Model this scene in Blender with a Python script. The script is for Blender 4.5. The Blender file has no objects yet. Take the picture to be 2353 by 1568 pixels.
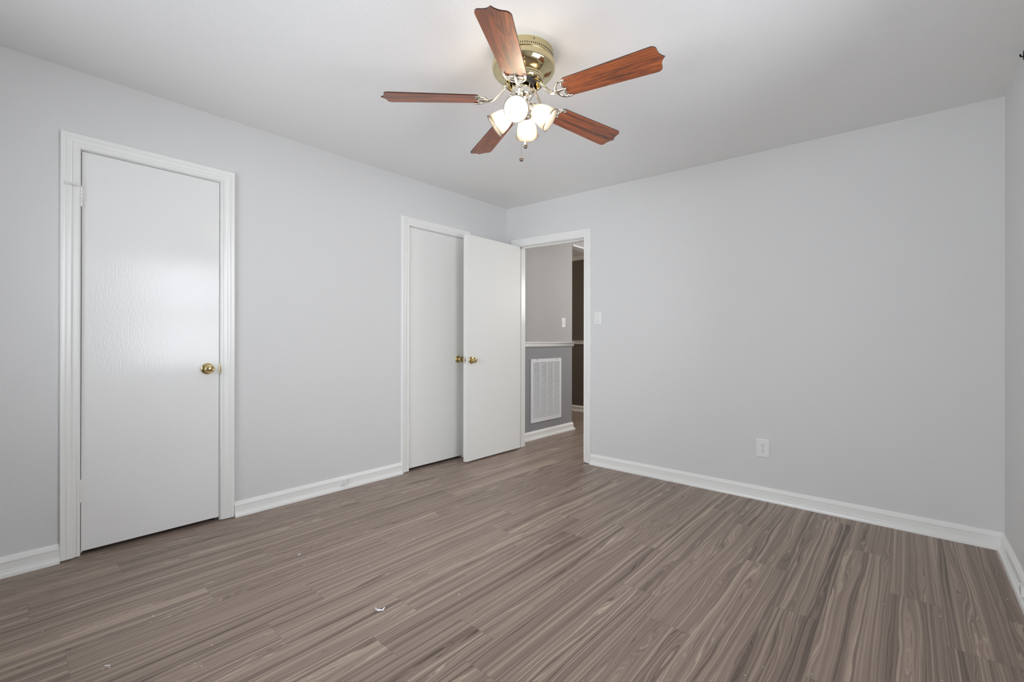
import bpy, bmesh, math, random
from mathutils import Vector, Matrix
random.seed(7)
PI = math.pi
scn = bpy.context.scene
C = scn.collection


def lin(r, g=None, b=None):
    if g is None:
        g = b = r
    f = lambda c: (c / 255 / 12.92) if c / 255 <= 0.04045 else ((c / 255 + 0.055) / 1.055) ** 2.4
    return (f(r), f(g), f(b), 1.0)


# ------------------------------------------------------------------ camera
FPX, YAW, PITCH, ROLL = 1036.27, 0.7219, 0.0007, 0.0019
CAM = Vector((3.1118, -3.4511, 1.0808))
cd = bpy.data.cameras.new('camera')
cd.sensor_width = 36.0
cd.lens = FPX / 2353 * 36.0
cd.clip_start = 0.02
cam = bpy.data.objects.new('camera', cd)
C.objects.link(cam)
Fv = Vector((-math.sin(YAW) * math.cos(PITCH), math.cos(YAW) * math.cos(PITCH), math.sin(PITCH)))
Rv = Vector((math.cos(YAW), math.sin(YAW), 0))
Uv = Rv.cross(Fv)
R2 = Rv * math.cos(ROLL) + Uv * math.sin(ROLL)
U2 = -Rv * math.sin(ROLL) + Uv * math.cos(ROLL)
M = Matrix.Identity(4)
for i in range(3):
    M[i][0], M[i][1], M[i][2], M[i][3] = R2[i], U2[i], -Fv[i], CAM[i]
cam.matrix_world = M
scn.camera = cam

# ------------------------------------------------------------------ colour management, daylight
scn.view_settings.view_transform = 'Standard'
scn.view_settings.look = 'None'
scn.view_settings.gamma = 1.0
scn.view_settings.use_curve_mapping = False
scn.view_settings.exposure = 0.0
scn.cycles.max_bounces = 10
scn.cycles.diffuse_bounces = 7
scn.cycles.glossy_bounces = 4
scn.cycles.transparent_max_bounces = 12
scn.cycles.sample_clamp_indirect = 6.0

SKY = 9.1            # overcast daylight outside the windows
LAMP = 72.0          # bulbs of the ceiling fan
HALL_W = 50.0        # added fill light in the hall, no fixture
FAR_W = 13.5          # dim warm lamp in the room beyond the hall
w = bpy.data.worlds.new('overcast_sky')
scn.world = w
w.use_nodes = True
bg = w.node_tree.nodes['Background']
bg.inputs['Color'].default_value = (0.91, 0.96, 1.035, 1)
bg.inputs['Strength'].default_value = SKY

# room dimensions (metres; the corner under the far left ceiling corner is the origin)
W = 3.4853           # right wall
YN = -4.25           # near wall
CA, CB = -0.0229, 0.0047
ceil_z = lambda x, y: 2.44 + CA * x + CB * y
WIN1 = (-2.50, -1.25, 0.74, 2.06)     # right wall window: y0 y1 z0 z1
WIN2 = (0.55, 2.85, 0.75, 2.06)       # near wall window, added for fill: x0 x1 z0 z1


def portal(name, loc, rot, sx, sy):
    l = bpy.data.lights.new(name, 'AREA')
    l.shape = 'RECTANGLE'
    l.size, l.size_y = sx, sy
    l.cycles.is_portal = True
    o = bpy.data.objects.new(name, l)
    C.objects.link(o)
    o.location = loc
    o.rotation_euler = rot
    return o


for wr in (WIN1,):
    portal('window_portal', (W + 0.15, (wr[0] + wr[1]) / 2, (wr[2] + wr[3]) / 2), (0, PI / 2, 0), wr[3] - wr[2], wr[1] - wr[0])
portal('window_portal', ((WIN2[0] + WIN2[1]) / 2, YN - 0.15, (WIN2[2] + WIN2[3]) / 2), (PI / 2, 0, 0), WIN2[1] - WIN2[0], WIN2[3] - WIN2[2])


def point(name, loc, watts, col, rad):
    l = bpy.data.lights.new(name, 'POINT')
    l.energy = watts
    l.color = col
    l.shadow_soft_size = rad
    o = bpy.data.objects.new(name, l)
    C.objects.link(o)
    o.location = loc
    return o


point('hall_fill_light', (1.45, 1.85, 1.75), HALL_W, (1.0, 0.975, 0.96), 0.35)  # unseen fill light added to brighten the hall, hangs free without a lamp
point('far_room_lamp', (-2.2, 1.5, 1.9), FAR_W, (1.0, 0.70, 0.40), 0.12)


# ------------------------------------------------------------------ materials
def mat(name, col, rough=0.5, metal=0.0, spec=0.5, bump=None, coat=0.0):
    """bump = (scale xyz, strength, distance, detail)"""
    m = bpy.data.materials.new(name)
    m.use_nodes = True
    nt = m.node_tree
    b = nt.nodes['Principled BSDF']
    b.inputs['Base Color'].default_value = col
    b.inputs['Roughness'].default_value = rough
    b.inputs['Metallic'].default_value = metal
    b.inputs['Specular IOR Level'].default_value = spec
    b.inputs['Coat Weight'].default_value = coat
    if bump:
        tc = nt.nodes.new('ShaderNodeTexCoord')
        mp = nt.nodes.new('ShaderNodeMapping')
        mp.inputs['Scale'].default_value = bump[0]
        nz = nt.nodes.new('ShaderNodeTexNoise')
        nz.inputs['Scale'].default_value = 1.0
        nz.inputs['Detail'].default_value = bump[3]
        bp = nt.nodes.new('ShaderNodeBump')
        bp.inputs['Strength'].default_value = bump[1]
        bp.inputs['Distance'].default_value = bump[2]
        nt.links.new(tc.outputs['Object'], mp.inputs['Vector'])
        nt.links.new(mp.outputs['Vector'], nz.inputs['Vector'])
        nt.links.new(nz.outputs['Fac'], bp.inputs['Height'])
        nt.links.new(bp.outputs['Normal'], b.inputs['Normal'])
    return m


M_WALL = mat('pale_grey_wall_paint', lin(217, 217, 216), 0.55, spec=0.3, bump=((90, 90, 90), 0.10, 0.004, 4))
M_CEIL = mat('stippled_ceiling_paint', lin(238, 238, 237), 0.8, spec=0.2, bump=((100, 100, 100), 0.16, 0.007, 5))
M_TRIM = mat('white_gloss_trim_paint', lin(235, 235, 232), 0.22, spec=0.45, bump=((45, 45, 9), 0.10, 0.003, 3))
M_DOOR = mat('white_gloss_door_paint', lin(232, 232, 230), 0.11, spec=0.36, bump=((150, 130, 34), 0.20, 0.003, 3))
M_DOOR2 = mat('white_satin_door_paint', lin(232, 232, 228), 0.42, spec=0.35, bump=((110, 95, 14), 0.10, 0.003, 3))
M_HALLUP = mat('hall_upper_grey_paint', lin(174, 173, 172), 0.6, spec=0.3, bump=((90, 90, 90), 0.1, 0.004, 4))
M_HALLLO = mat('hall_lower_grey_paint', lin(146, 147, 149), 0.6, spec=0.3, bump=((90, 90, 90), 0.1, 0.004, 4))
M_FARP = mat('far_room_taupe_paint', lin(112, 105, 98), 0.6, spec=0.3, bump=((90, 90, 90), 0.1, 0.004, 4))
M_CLOSET = mat('closet_shade_paint', lin(60, 57, 55), 0.8)  # near black so the gaps under the closed doors read as shade
M_BRASS = mat('polished_brass', (0.60, 0.47, 0.23, 1), 0.17, 1.0)
M_PBRASS = mat('pale_polished_brass', (0.70, 0.60, 0.36, 1), 0.10, 1.0)
M_CHROME = mat('bright_nickel', (0.80, 0.76, 0.68, 1), 0.09, 1.0)
M_DARK = mat('dark_motor_metal', lin(84, 82, 82), 0.5, 0.4)
M_BLACK = mat('black_void', (0.004, 0.004, 0.004, 1), 0.8)
M_PLASTIC = mat('white_plastic', lin(232, 232, 230), 0.3)
M_SLOT = mat('socket_slot', (0.01, 0.01, 0.01, 1), 0.7)
M_IRON = mat('black_iron', lin(28, 27, 26), 0.4, 0.7)
M_SCREW = mat('screw_metal', lin(150, 150, 148), 0.35, 0.8)
M_PAPER = mat('white_paper', lin(238, 237, 240), 0.8, bump=((120, 120, 120), 0.5, 0.004, 2))
M_GRIT = mat('dark_grit', lin(40, 36, 34), 0.8)
M_GRILLE = mat('white_grille_enamel', lin(228, 229, 231), 0.35)
M_BALL = mat('dark_pull_ball', lin(120, 100, 85), 0.25, 0.5)
M_EDGE = mat('dark_blade_edge', lin(48, 30, 22), 0.35)


def floor_material():
    m = bpy.data.materials.new('walnut_plank_floor')
    m.use_nodes = True
    nt = m.node_tree
    N, L = nt.nodes, nt.links
    b = N['Principled BSDF']
    uv = N.new('ShaderNodeUVMap')
    uv.uv_map = 'plank_uv'
    at = N.new('ShaderNodeAttribute')
    at.attribute_name = 'plank_random'
    s = N.new('ShaderNodeSeparateXYZ')
    L.new(uv.outputs['UV'], s.inputs[0])
    r = N.new('ShaderNodeSeparateColor')
    L.new(at.outputs['Color'], r.inputs[0])

    def mth(op, a, bb=None, clamp=False):
        n = N.new('ShaderNodeMath')
        n.operation = op
        n.use_clamp = clamp
        for i, v in enumerate((a, bb)):
            if v is None:
                continue
            if isinstance(v, (int, float)):
                n.inputs[i].default_value = v
            else:
                L.new(v, n.inputs[i])
        return n.outputs[0]

    def vec(x, y, z):
        n = N.new('ShaderNodeCombineXYZ')
        for i, v in enumerate((x, y, z)):
            if isinstance(v, (int, float)):
                n.inputs[i].default_value = v
            else:
                L.new(v, n.inputs[i])
        return n.outputs[0]

    def noise(v, detail, rough=0.5, dist=0.0):
        n = N.new('ShaderNodeTexNoise')
        n.inputs['Scale'].default_value = 1.0
        n.inputs['Detail'].default_value = detail
        n.inputs['Roughness'].default_value = rough
        n.inputs['Distortion'].default_value = dist
        L.new(v, n.inputs['Vector'])
        return n.outputs['Fac']

    u, v = s.outputs[0], s.outputs[1]
    r1, r2, r3 = r.outputs[0], r.outputs[1], r.outputs[2]
    # the grain lines are contours of a stretched, folded field, so they wander and close into cathedral figures
    wander = noise(vec(mth('MULTIPLY', u, 3.6), mth('MULTIPLY', v, 1.8), mth('MULTIPLY', r2, 61.0)), 2.0, 0.45)
    calm = noise(vec(mth('MULTIPLY', u, 2.5), mth('MULTIPLY', v, 0.7), mth('MULTIPLY', r3, 29.0)), 0.0)
    calm = mth('ADD', mth('MULTIPLY', mth('SUBTRACT', calm, 0.36, True), 2.0), 0.13)
    uw = mth('ADD', u, mth('MULTIPLY', mth('SUBTRACT', wander, 0.5), calm))
    streak = noise(vec(mth('MULTIPLY', uw, 30.0), mth('MULTIPLY', v, 0.30), mth('MULTIPLY', r1, 37.0)), 3.0, 0.6)
    lines = noise(vec(mth('MULTIPLY', uw, 115.0), mth('MULTIPLY', v, 0.55), mth('MULTIPLY', r3, 17.0)), 2.0, 0.6)
    broad = noise(vec(mth('MULTIPLY', uw, 9.0), mth('MULTIPLY', v, 0.35), mth('MULTIPLY', r3, 91.0)), 1.0)
    fine = noise(vec(mth('MULTIPLY', u, 300.0), mth('MULTIPLY', v, 9.0), mth('MULTIPLY', r1, 11.0)), 2.0)
    t = mth('ADD', mth('MULTIPLY', mth('SUBTRACT', streak, 0.5), 1.0), 0.53)
    t = mth('ADD', t, mth('MULTIPLY', mth('SUBTRACT', lines, 0.5), 0.78))
    t = mth('ADD', t, mth('MULTIPLY', mth('SUBTRACT', broad, 0.5), 0.80))
    t = mth('ADD', t, mth('MULTIPLY', mth('SUBTRACT', fine, 0.5), 0.16))
    t = mth('ADD', t, mth('MULTIPLY', mth('SUBTRACT', r1, 0.5), 0.06))
    cr = N.new('ShaderNodeValToRGB')
    e = cr.color_ramp.elements
    e[0].position, e[0].color = 0.18, lin(84, 70, 60)
    e[1].position, e[1].color = 0.85, lin(192, 173, 155)
    x = e.new(0.42)
    x.color = lin(132, 115, 104)
    x = e.new(0.60)
    x.color = lin(152, 134, 121)
    L.new(t, cr.inputs[0])
    # seams between boards (u, v run in metres from the board's corner; size in the second uv map)
    uv2 = N.new('ShaderNodeUVMap')
    uv2.uv_map = 'plank_edge'
    s2 = N.new('ShaderNodeSeparateXYZ')
    L.new(uv2.outputs['UV'], s2.inputs[0])
    du = mth('SUBTRACT', 0.5, mth('ABSOLUTE', mth('SUBTRACT', s2.outputs[0], 0.5)))
    dv = mth('SUBTRACT', 0.5, mth('ABSOLUTE', mth('SUBTRACT', s2.outputs[1], 0.5)))
    sm = mth('LESS_THAN', mth('MINIMUM', mth('MULTIPLY', du, 0.176), mth('MULTIPLY', dv, 1.22)), 0.0009)
    mx = N.new('ShaderNodeMix')
    mx.data_type = 'RGBA'
    mx.blend_type = 'MULTIPLY'
    L.new(mth('MULTIPLY', sm, 0.35), mx.inputs[0])
    L.new(cr.outputs['Color'], mx.inputs[6])
    mx.inputs[7].default_value = (0.3, 0.3, 0.3, 1)
    L.new(mx.outputs[2], b.inputs['Base Color'])
    b.inputs['Roughness'].default_value = 0.40
    b.inputs['Specular IOR Level'].default_value = 0.38
    bp = N.new('ShaderNodeBump')
    bp.inputs['Strength'].default_value = 0.12
    bp.inputs['Distance'].default_value = 0.002
    L.new(t, bp.inputs['Height'])
    L.new(bp.outputs['Normal'], b.inputs['Normal'])
    return m


def blade_material():
    m = bpy.data.materials.new('rosewood_blade')
    m.use_nodes = True
    nt = m.node_tree
    N, L = nt.nodes, nt.links
    b = N['Principled BSDF']
    tc = N.new('ShaderNodeTexCoord')
    oi = N.new('ShaderNodeObjectInfo')
    mp = N.new('ShaderNodeMapping')
    mp.inputs['Scale'].default_value = (2.2, 26, 26)
    L.new(tc.outputs['Object'], mp.inputs['Vector'])
    add = N.new('ShaderNodeVectorMath')
    add.operation = 'ADD'
    cx = N.new('ShaderNodeCombineXYZ')
    ml = N.new('ShaderNodeMath')
    ml.operation = 'MULTIPLY'
    ml.inputs[1].default_value = 40
    L.new(oi.outputs['Random'], ml.inputs[0])
    L.new(ml.outputs[0], cx.inputs[0])
    L.new(ml.outputs[0], cx.inputs[2])
    L.new(mp.outputs['Vector'], add.inputs[0])
    L.new(cx.outputs[0], add.inputs[1])
    nz = N.new('ShaderNodeTexNoise')
    nz.inputs['Scale'].default_value = 1.0
    nz.inputs['Detail'].default_value = 5
    nz.inputs['Distortion'].default_value = 0.9
    L.new(add.outputs[0], nz.inputs['Vector'])
    wv = N.new('ShaderNodeMath')
    wv.operation = 'MULTIPLY'
    wv.inputs[1].default_value = 60
    L.new(nz.outputs['Fac'], wv.inputs[0])
    sn = N.new('ShaderNodeMath')
    sn.operation = 'SINE'
    L.new(wv.outputs[0], sn.inputs[0])
    ad = N.new('ShaderNodeMath')
    ad.operation = 'MULTIPLY_ADD'
    L.new(sn.outputs[0], ad.inputs[0])
    ad.inputs[1].default_value = 0.10
    L.new(nz.outputs['Fac'], ad.inputs[2])
    cr = N.new('ShaderNodeValToRGB')
    e = cr.color_ramp.elements
    e[0].position, e[0].color = 0.25, lin(62, 27, 10)
    e[1].position, e[1].color = 0.75, lin(184, 98, 40)
    x = e.new(0.5)
    x.color = lin(138, 66, 24)
    L.new(ad.outputs[0], cr.inputs[0])
    L.new(cr.outputs[0], b.inputs['Base Color'])
    b.inputs['Roughness'].default_value = 0.5
    b.inputs['Specular IOR Level'].default_value = 0.9
    b.inputs['Coat Weight'].default_value = 0.6
    b.inputs['Coat Roughness'].default_value = 0.46
    return m


def glass_shade_material():
    m = bpy.data.materials.new('frosted_ribbed_glass')
    m.use_nodes = True
    nt = m.node_tree
    N, L = nt.nodes, nt.links
    out = N['Material Output']
    N.remove(N['Principled BSDF'])
    tr = N.new('ShaderNodeBsdfTranslucent')
    tr.inputs['Color'].default_value = (0.34, 0.295, 0.24, 1)
    tp = N.new('ShaderNodeBsdfTransparent')
    tp.inputs['Color'].default_value = (0.97, 0.95, 0.92, 1)
    df = N.new('ShaderNodeBsdfDiffuse')
    df.inputs['Color'].default_value = (0.70, 0.67, 0.63, 1)
    gl = N.new('ShaderNodeBsdfGlossy')
    gl.inputs['Roughness'].default_value = 0.15
    a = N.new('ShaderNodeMixShader')
    a.inputs[0].default_value = 0.54
    L.new(tr.outputs[0], a.inputs[1])
    L.new(tp.outputs[0], a.inputs[2])
    d = N.new('ShaderNodeMixShader')
    d.inputs[0].default_value = 0.08
    L.new(a.outputs[0], d.inputs[1])
    L.new(df.outputs[0], d.inputs[2])
    f = N.new('ShaderNodeFresnel')
    f.inputs[0].default_value = 1.3
    c = N.new('ShaderNodeMixShader')
    L.new(f.outputs[0], c.inputs[0])
    L.new(d.outputs[0], c.inputs[1])
    L.new(gl.outputs[0], c.inputs[2])
    L.new(c.outputs[0], out.inputs['Surface'])
    return m


def pane_material():
    m = bpy.data.materials.new('window_glass')
    m.use_nodes = True
    nt = m.node_tree
    N, L = nt.nodes, nt.links
    out = N['Material Output']
    N.remove(N['Principled BSDF'])
    tp = N.new('ShaderNodeBsdfTransparent')
    tp.inputs['Color'].default_value = (0.96, 0.96, 0.96, 1)
    gl = N.new('ShaderNodeBsdfGlossy')
    gl.inputs['Roughness'].default_value = 0.02
    f = N.new('ShaderNodeFresnel')
    f.inputs[0].default_value = 1.45
    c = N.new('ShaderNodeMixShader')
    L.new(f.outputs[0], c.inputs[0])
    L.new(tp.outputs[0], c.inputs[1])
    L.new(gl.outputs[0], c.inputs[2])
    L.new(c.outputs[0], out.inputs['Surface'])
    return m


def emit(name, col, s):
    m = bpy.data.materials.new(name)
    m.use_nodes = True
    nt = m.node_tree
    nt.nodes.remove(nt.nodes['Principled BSDF'])
    e = nt.nodes.new('ShaderNodeEmission')
    e.inputs[0].default_value = col
    e.inputs[1].default_value = s
    nt.links.new(e.outputs[0], nt.nodes['Material Output'].inputs['Surface'])
    return m


M_FLOOR = floor_material()
M_BLADE = blade_material()
M_SHADE = glass_shade_material()
M_PANE = pane_material()
M_BULB = emit('lit_bulb', (1.0, 0.86, 0.66, 1), LAMP)


# ------------------------------------------------------------------ mesh helpers
class MB:
    """collects shapes that end up as ONE mesh object"""

    def __init__(self):
        self.v, self.f, self.m = [], [], []

    def add(self, verts, faces, mi=0):
        n = len(self.v)
        self.v += [tuple(p) for p in verts]
        self.f += [tuple(i + n for i in q) for q in faces]
        self.m += [mi] * len(faces)
        return self

    def box(self, a, b, mi=0):
        x0, x1 = sorted((a[0], b[0]))
        y0, y1 = sorted((a[1], b[1]))
        z0, z1 = sorted((a[2], b[2]))
        V = [(x, y, z) for z in (z0, z1) for y in (y0, y1) for x in (x0, x1)]
        return self.add(V, [(0, 2, 3, 1), (4, 5, 7, 6), (0, 1, 5, 4), (2, 6, 7, 3), (0, 4, 6, 2), (1, 3, 7, 5)], mi)

    def prism(self, poly, origin, ex, ey, ez, h, mi=0, mi_side=None):
        """polygon in the (ex,ey) plane extruded by h along ez"""
        o, ex, ey, ez = Vector(origin), Vector(ex), Vector(ey), Vector(ez)
        n = len(poly)
        A = [o + ex * p[0] + ey * p[1] for p in poly]
        V = A + [p + ez * h for p in A]
        self.add(V, [tuple(range(n))[::-1], tuple(range(n, 2 * n))], mi)
        k = len(self.v) - 2 * n
        for i in range(n):
            j = (i + 1) % n
            self.f.append((k + i, k + j, k + n + j, k + n + i))
            self.m.append(mi if mi_side is None else mi_side)
        return self

    def lathe(self, prof, origin=(0, 0, 0), axis=(0, 0, 1), seg=48, mi=0, rib=None, close=False):
        """profile of (radius, height) turned about the axis; rib = (count, depth, h0, h1)"""
        o, az = Vector(origin), Vector(axis).normalized()
        ax = az.orthogonal().normalized()
        ay = az.cross(ax)
        V = []
        for (r, h) in prof:
            for s in range(seg):
                t = 2 * PI * s / seg
                rr = r
                if rib and rib[2] <= h <= rib[3]:
                    rr = r + rib[1] * math.cos(t * rib[0])
                V.append(o + az * h + ax * (rr * math.cos(t)) + ay * (rr * math.sin(t)))
        Fc = []
        n = len(prof)
        for i in range(n - 1 if not close else n):
            a, b = i, (i + 1) % n
            for s in range(seg):
                q = (s + 1) % seg
                Fc.append((a * seg + s, a * seg + q, b * seg + q, b * seg + s))
        return self.add(V, Fc, mi)

    def tube(self, pts, rad, seg=10, mi=0, cap=True):
        pts = [Vector(p) for p in pts]
        n = len(pts)
        rads = rad if isinstance(rad, (list, tuple)) else [rad] * n
        V = []
        up = None
        for i, p in enumerate(pts):
            d = (pts[min(i + 1, n - 1)] - pts[max(i - 1, 0)]).normalized()
            if up is None:
                up = d.orthogonal().normalized()
            up = (up - d * up.dot(d)).normalized()
            sd = d.cross(up)
            for s in range(seg):
                t = 2 * PI * s / seg
                V.append(p + (up * math.cos(t) + sd * math.sin(t)) * rads[i])
        Fc = []
        for i in range(n - 1):
            for s in range(seg):
                q = (s + 1) % seg
                Fc.append((i * seg + s, i * seg + q, (i + 1) * seg + q, (i + 1) * seg + s))
        if cap:
            Fc.append(tuple(range(seg))[::-1])
            Fc.append(tuple(range((n - 1) * seg, n * seg)))
        return self.add(V, Fc, mi)

    def ball(self, c, r, seg=16, ring=10, mi=0, sz=1.0):
        prof = [(max(r * math.sin(PI * i / ring), 1e-5), -r * sz * math.cos(PI * i / ring)) for i in range(ring + 1)]
        return self.lathe(prof, c, (0, 0, 1), seg, mi)

    def build(self, name, mats, parent=None, loc=(0, 0, 0), smooth=None, bevel=0.0, rot=None):
        me = bpy.data.meshes.new(name)
        me.from_pydata(self.v, [], self.f)
        if not isinstance(mats, (list, tuple)):
            mats = [mats]
        for m in mats:
            me.materials.append(m)
        me.polygons.foreach_set('material_index', self.m)
        bm = bmesh.new()
        bm.from_mesh(me)
        bmesh.ops.remove_doubles(bm, verts=bm.verts, dist=1e-6)
        bmesh.ops.recalc_face_normals(bm, faces=bm.faces)
        if bevel:
            es = [e for e in bm.edges if len(e.link_faces) == 2 and e.calc_face_angle(0) > 0.6]
            bmesh.ops.bevel(bm, geom=es, offset=bevel, segments=2, affect='EDGES', profile=0.5)
        if smooth is not None:
            for f in bm.faces:
                f.smooth = True
            for e in bm.edges:
                if len(e.link_faces) == 2 and e.calc_face_angle(0) > math.radians(smooth):
                    e.smooth = False
        bm.to_mesh(me)
        bm.free()
        o = bpy.data.objects.new(name, me)
        C.objects.link(o)
        o.location = loc
        if rot:
            o.rotation_euler = rot
        if parent:
            o.parent = parent
        return o


def tag(o, label=None, cat=None, group=None, kind=None):
    if label:
        o['label'] = label
    if cat:
        o['category'] = cat
    if group:
        o['group'] = group
    if kind:
        o['kind'] = kind
    return o


def empty(name, loc=(0, 0, 0), rz=0.0):
    o = bpy.data.objects.new(name, None)
    C.objects.link(o)
    o.location = loc
    o.rotation_euler = (0, 0, rz)
    o.empty_display_size = 0.1
    return o


def wall_with_holes(mb, axis, c0, c1, a0, a1, z0, z1, holes, mi=0):
    """wall slab between planes c0,c1 of the given axis, spanning a0..a1, with rectangular holes (a,b,za,zb)"""
    def bx(p, q, za, zb):
        if q - p < 1e-6 or zb - za < 1e-6:
            return
        if axis == 0:
            mb.box((c0, p, za), (c1, q, zb), mi)
        else:
            mb.box((p, c0, za), (q, c1, zb), mi)
    cur = a0
    for (p, q, za, zb) in sorted(holes):
        bx(cur, p, z0, z1)
        bx(p, q, z0, za)
        bx(p, q, zb, z1)
        cur = q
    bx(cur, a1, z0, z1)


# ------------------------------------------------------------------ floor: boards run along the left wall
def make_floor():
    PW, PL, X0 = 0.1762, 1.22, 0.0422
    known = {1: -3.072, 2: -3.374, 3: -2.557, 4: -2.855, 5: -3.30, 6: -2.55, 9: -2.548, 13: -1.767, 14: -1.0, 15: -1.355, 16: -1.728, 17: -0.915}
    xa, xb, ya, yb = -3.1, W + 0.1, YN - 0.1, 2.6
    V, Fc, U1, U2c, CR = [], [], [], [], []
    rnd = random.Random(3)
    i0, i1 = math.floor((xa - X0) / PW), math.ceil((xb - X0) / PW)
    for i in range(i0, i1):
        x0, x1 = max(X0 + i * PW, xa), min(X0 + (i + 1) * PW, xb)
        if x1 - x0 < 1e-4:
            continue
        off = known.get(i, rnd.uniform(0, PL))
        k = math.floor((ya - off) / PL)
        while off + k * PL < yb:
            y0, y1 = max(off + k * PL, ya), min(off + (k + 1) * PL, yb)
            k += 1
            if y1 - y0 < 1e-4:
                continue
            n = len(V)
            V += [(x0, y0, 0), (x1, y0, 0), (x1, y1, 0), (x0, y1, 0)]
            Fc.append((n, n + 1, n + 2, n + 3))
            U1 += [(x - (X0 + i * PW), y - (off + (k - 1) * PL)) for (x, y) in ((x0, y0), (x1, y0), (x1, y1), (x0, y1))]
            U2c += [((x - (X0 + i * PW)) / PW, (y - (off + (k - 1) * PL)) / PL) for (x, y) in ((x0, y0), (x1, y0), (x1, y1), (x0, y1))]
            c = (rnd.random(), rnd.random(), rnd.random(), 1)
            CR += [c] * 4
    nf = len(Fc)
    n = len(V)
    z = -0.08
    V += [(xa, ya, z), (xb, ya, z), (xb, yb, z), (xa, yb, z), (xa, ya, 0), (xb, ya, 0), (xb, yb, 0), (xa, yb, 0)]
    ex = [(n + 3, n + 2, n + 1, n), (n, n + 1, n + 5, n + 4), (n + 1, n + 2, n + 6, n + 5), (n + 2, n + 3, n + 7, n + 6), (n + 3, n, n + 4, n + 7)]
    Fc += ex
    me = bpy.data.meshes.new('floor')
    me.from_pydata(V, [], Fc)
    a = me.uv_layers.new(name='plank_uv')
    b = me.uv_layers.new(name='plank_edge')
    col = me.color_attributes.new('plank_random', 'FLOAT_COLOR', 'CORNER')
    for q in range(nf * 4):
        a.data[q].uv = U1[q]
        b.data[q].uv = U2c[q]
        col.data[q].color = CR[q]
    me.materials.append(M_FLOOR)
    o = bpy.data.objects.new('floor', me)
    C.objects.link(o)
    tag(o, 'grey brown walnut plank floor running through the room into the hall', 'floor', kind='structure')


make_floor()

# ------------------------------------------------------------------ ceilings
mb = MB()
x0, x1, y0, y1 = -0.12, W + 0.14, YN - 0.14, 0.12
P = [(x0, y0), (x1, y0), (x1, y1), (x0, y1)]
mb.add([(x, y, ceil_z(x, y)) for x, y in P] + [(x, y, 2.62) for x, y in P],
       [(3, 2, 1, 0), (4, 5, 6, 7), (0, 1, 5, 4), (1, 2, 6, 5), (2, 3, 7, 6), (3, 0, 4, 7)])
tag(mb.build('ceiling', M_CEIL), 'off white stippled ceiling above the fan', 'ceiling', kind='structure')
mb = MB()
mb.box((-0.0, 0.12, 2.46), (2.6, 2.58, 2.62))
tag(mb.build('ceiling_hall', M_CEIL), 'off white ceiling of the hall behind the doorway', 'ceiling', kind='structure')
mb = MB()
mb.box((-3.1, 0.03, 2.392), (-0.12, 2.58, 2.62))
tag(mb.build('ceiling_beyond', M_CEIL), 'dim ceiling of the dark room beyond the hall', 'ceiling', kind='structure')

# ------------------------------------------------------------------ walls
# door openings in the left wall: jamb faces
D1 = (-3.1835, -2.577, 2.0335)
D2 = (-1.2115, -0.6045, 2.0335)
JT = 0.02   # jamb board thickness
mb = MB()
wall_with_holes(mb, 0, -0.12, 0.0, YN - 0.14, 0.0, 0.0, 2.45, [(D1[0] - JT, D1[1] + JT, 0, D1[2] + JT), (D2[0] - JT, D2[1] + JT, 0, D2[2] + JT)])
tag(mb.build('wall_left', M_WALL), 'pale grey wall with the two closed white doors', 'wall', kind='structure')

# far wall with the doorway; its head slopes slightly
JX0, JX1 = 0.147, 0.934
HZ = lambda x: 2.0318 - 0.0304 * (x - 0.147)
mb = MB()
mb.box((0.0, 0.0, 0), (JX0 - JT, 0.12, 2.45))
mb.box((JX1 + JT, 0.0, 0), (W + 0.14, 0.12, 2.45))
a, b = JX0 - JT, JX1 + JT
mb.add([(a, 0, HZ(a) + JT), (b, 0, HZ(b) + JT), (b, 0.12, HZ(b) + JT), (a, 0.12, HZ(a) + JT), (a, 0, 2.45), (b, 0, 2.45), (b, 0.12, 2.45), (a, 0.12, 2.45)],
       [(3, 2, 1, 0), (4, 5, 6, 7), (0, 1, 5, 4), (1, 2, 6, 5), (2, 3, 7, 6), (3, 0, 4, 7)])
tag(mb.build('wall_far', M_WALL), 'blank pale grey wall right of the open doorway', 'wall', kind='structure')

mb = MB()
wall_with_holes(mb, 0, W, W + 0.14, YN - 0.14, 0.0, 0, 2.45, [WIN1])
tag(mb.build('wall_right', M_WALL), 'pale grey window wall at the right edge', 'wall', kind='structure')
mb = MB()
wall_with_holes(mb, 1, YN - 0.14, YN, 0.0, W, 0, 2.45, [WIN2])
tag(mb.build('wall_near', M_WALL), 'pale grey wall behind the camera around the added window', 'wall', kind='structure')

# closets behind the two closed doors (lining painted dark to deepen the shade under them)
for (d, nm, lb) in ((D1, 'wall_closet_first', 'closet lining painted dark as shade behind the large closed door'), (D2, 'wall_closet_second', 'closet lining painted dark as shade behind the closed door by the corner')):
    mb = MB()
    ya, yb = d[0] - 0.25, d[1] + 0.25
    mb.box((-0.82, ya, 0), (-0.80, yb, 2.45))
    mb.box((-0.80, ya, 0), (-0.12, ya + 0.02, 2.45))
    mb.box((-0.80, yb - 0.02, 0), (-0.12, yb, 2.45))
    mb.box((-0.80, ya, 2.40), (-0.12, yb, 2.45))
    tag(mb.build(nm, M_CLOSET), lb, 'wall', kind='structure')

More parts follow.
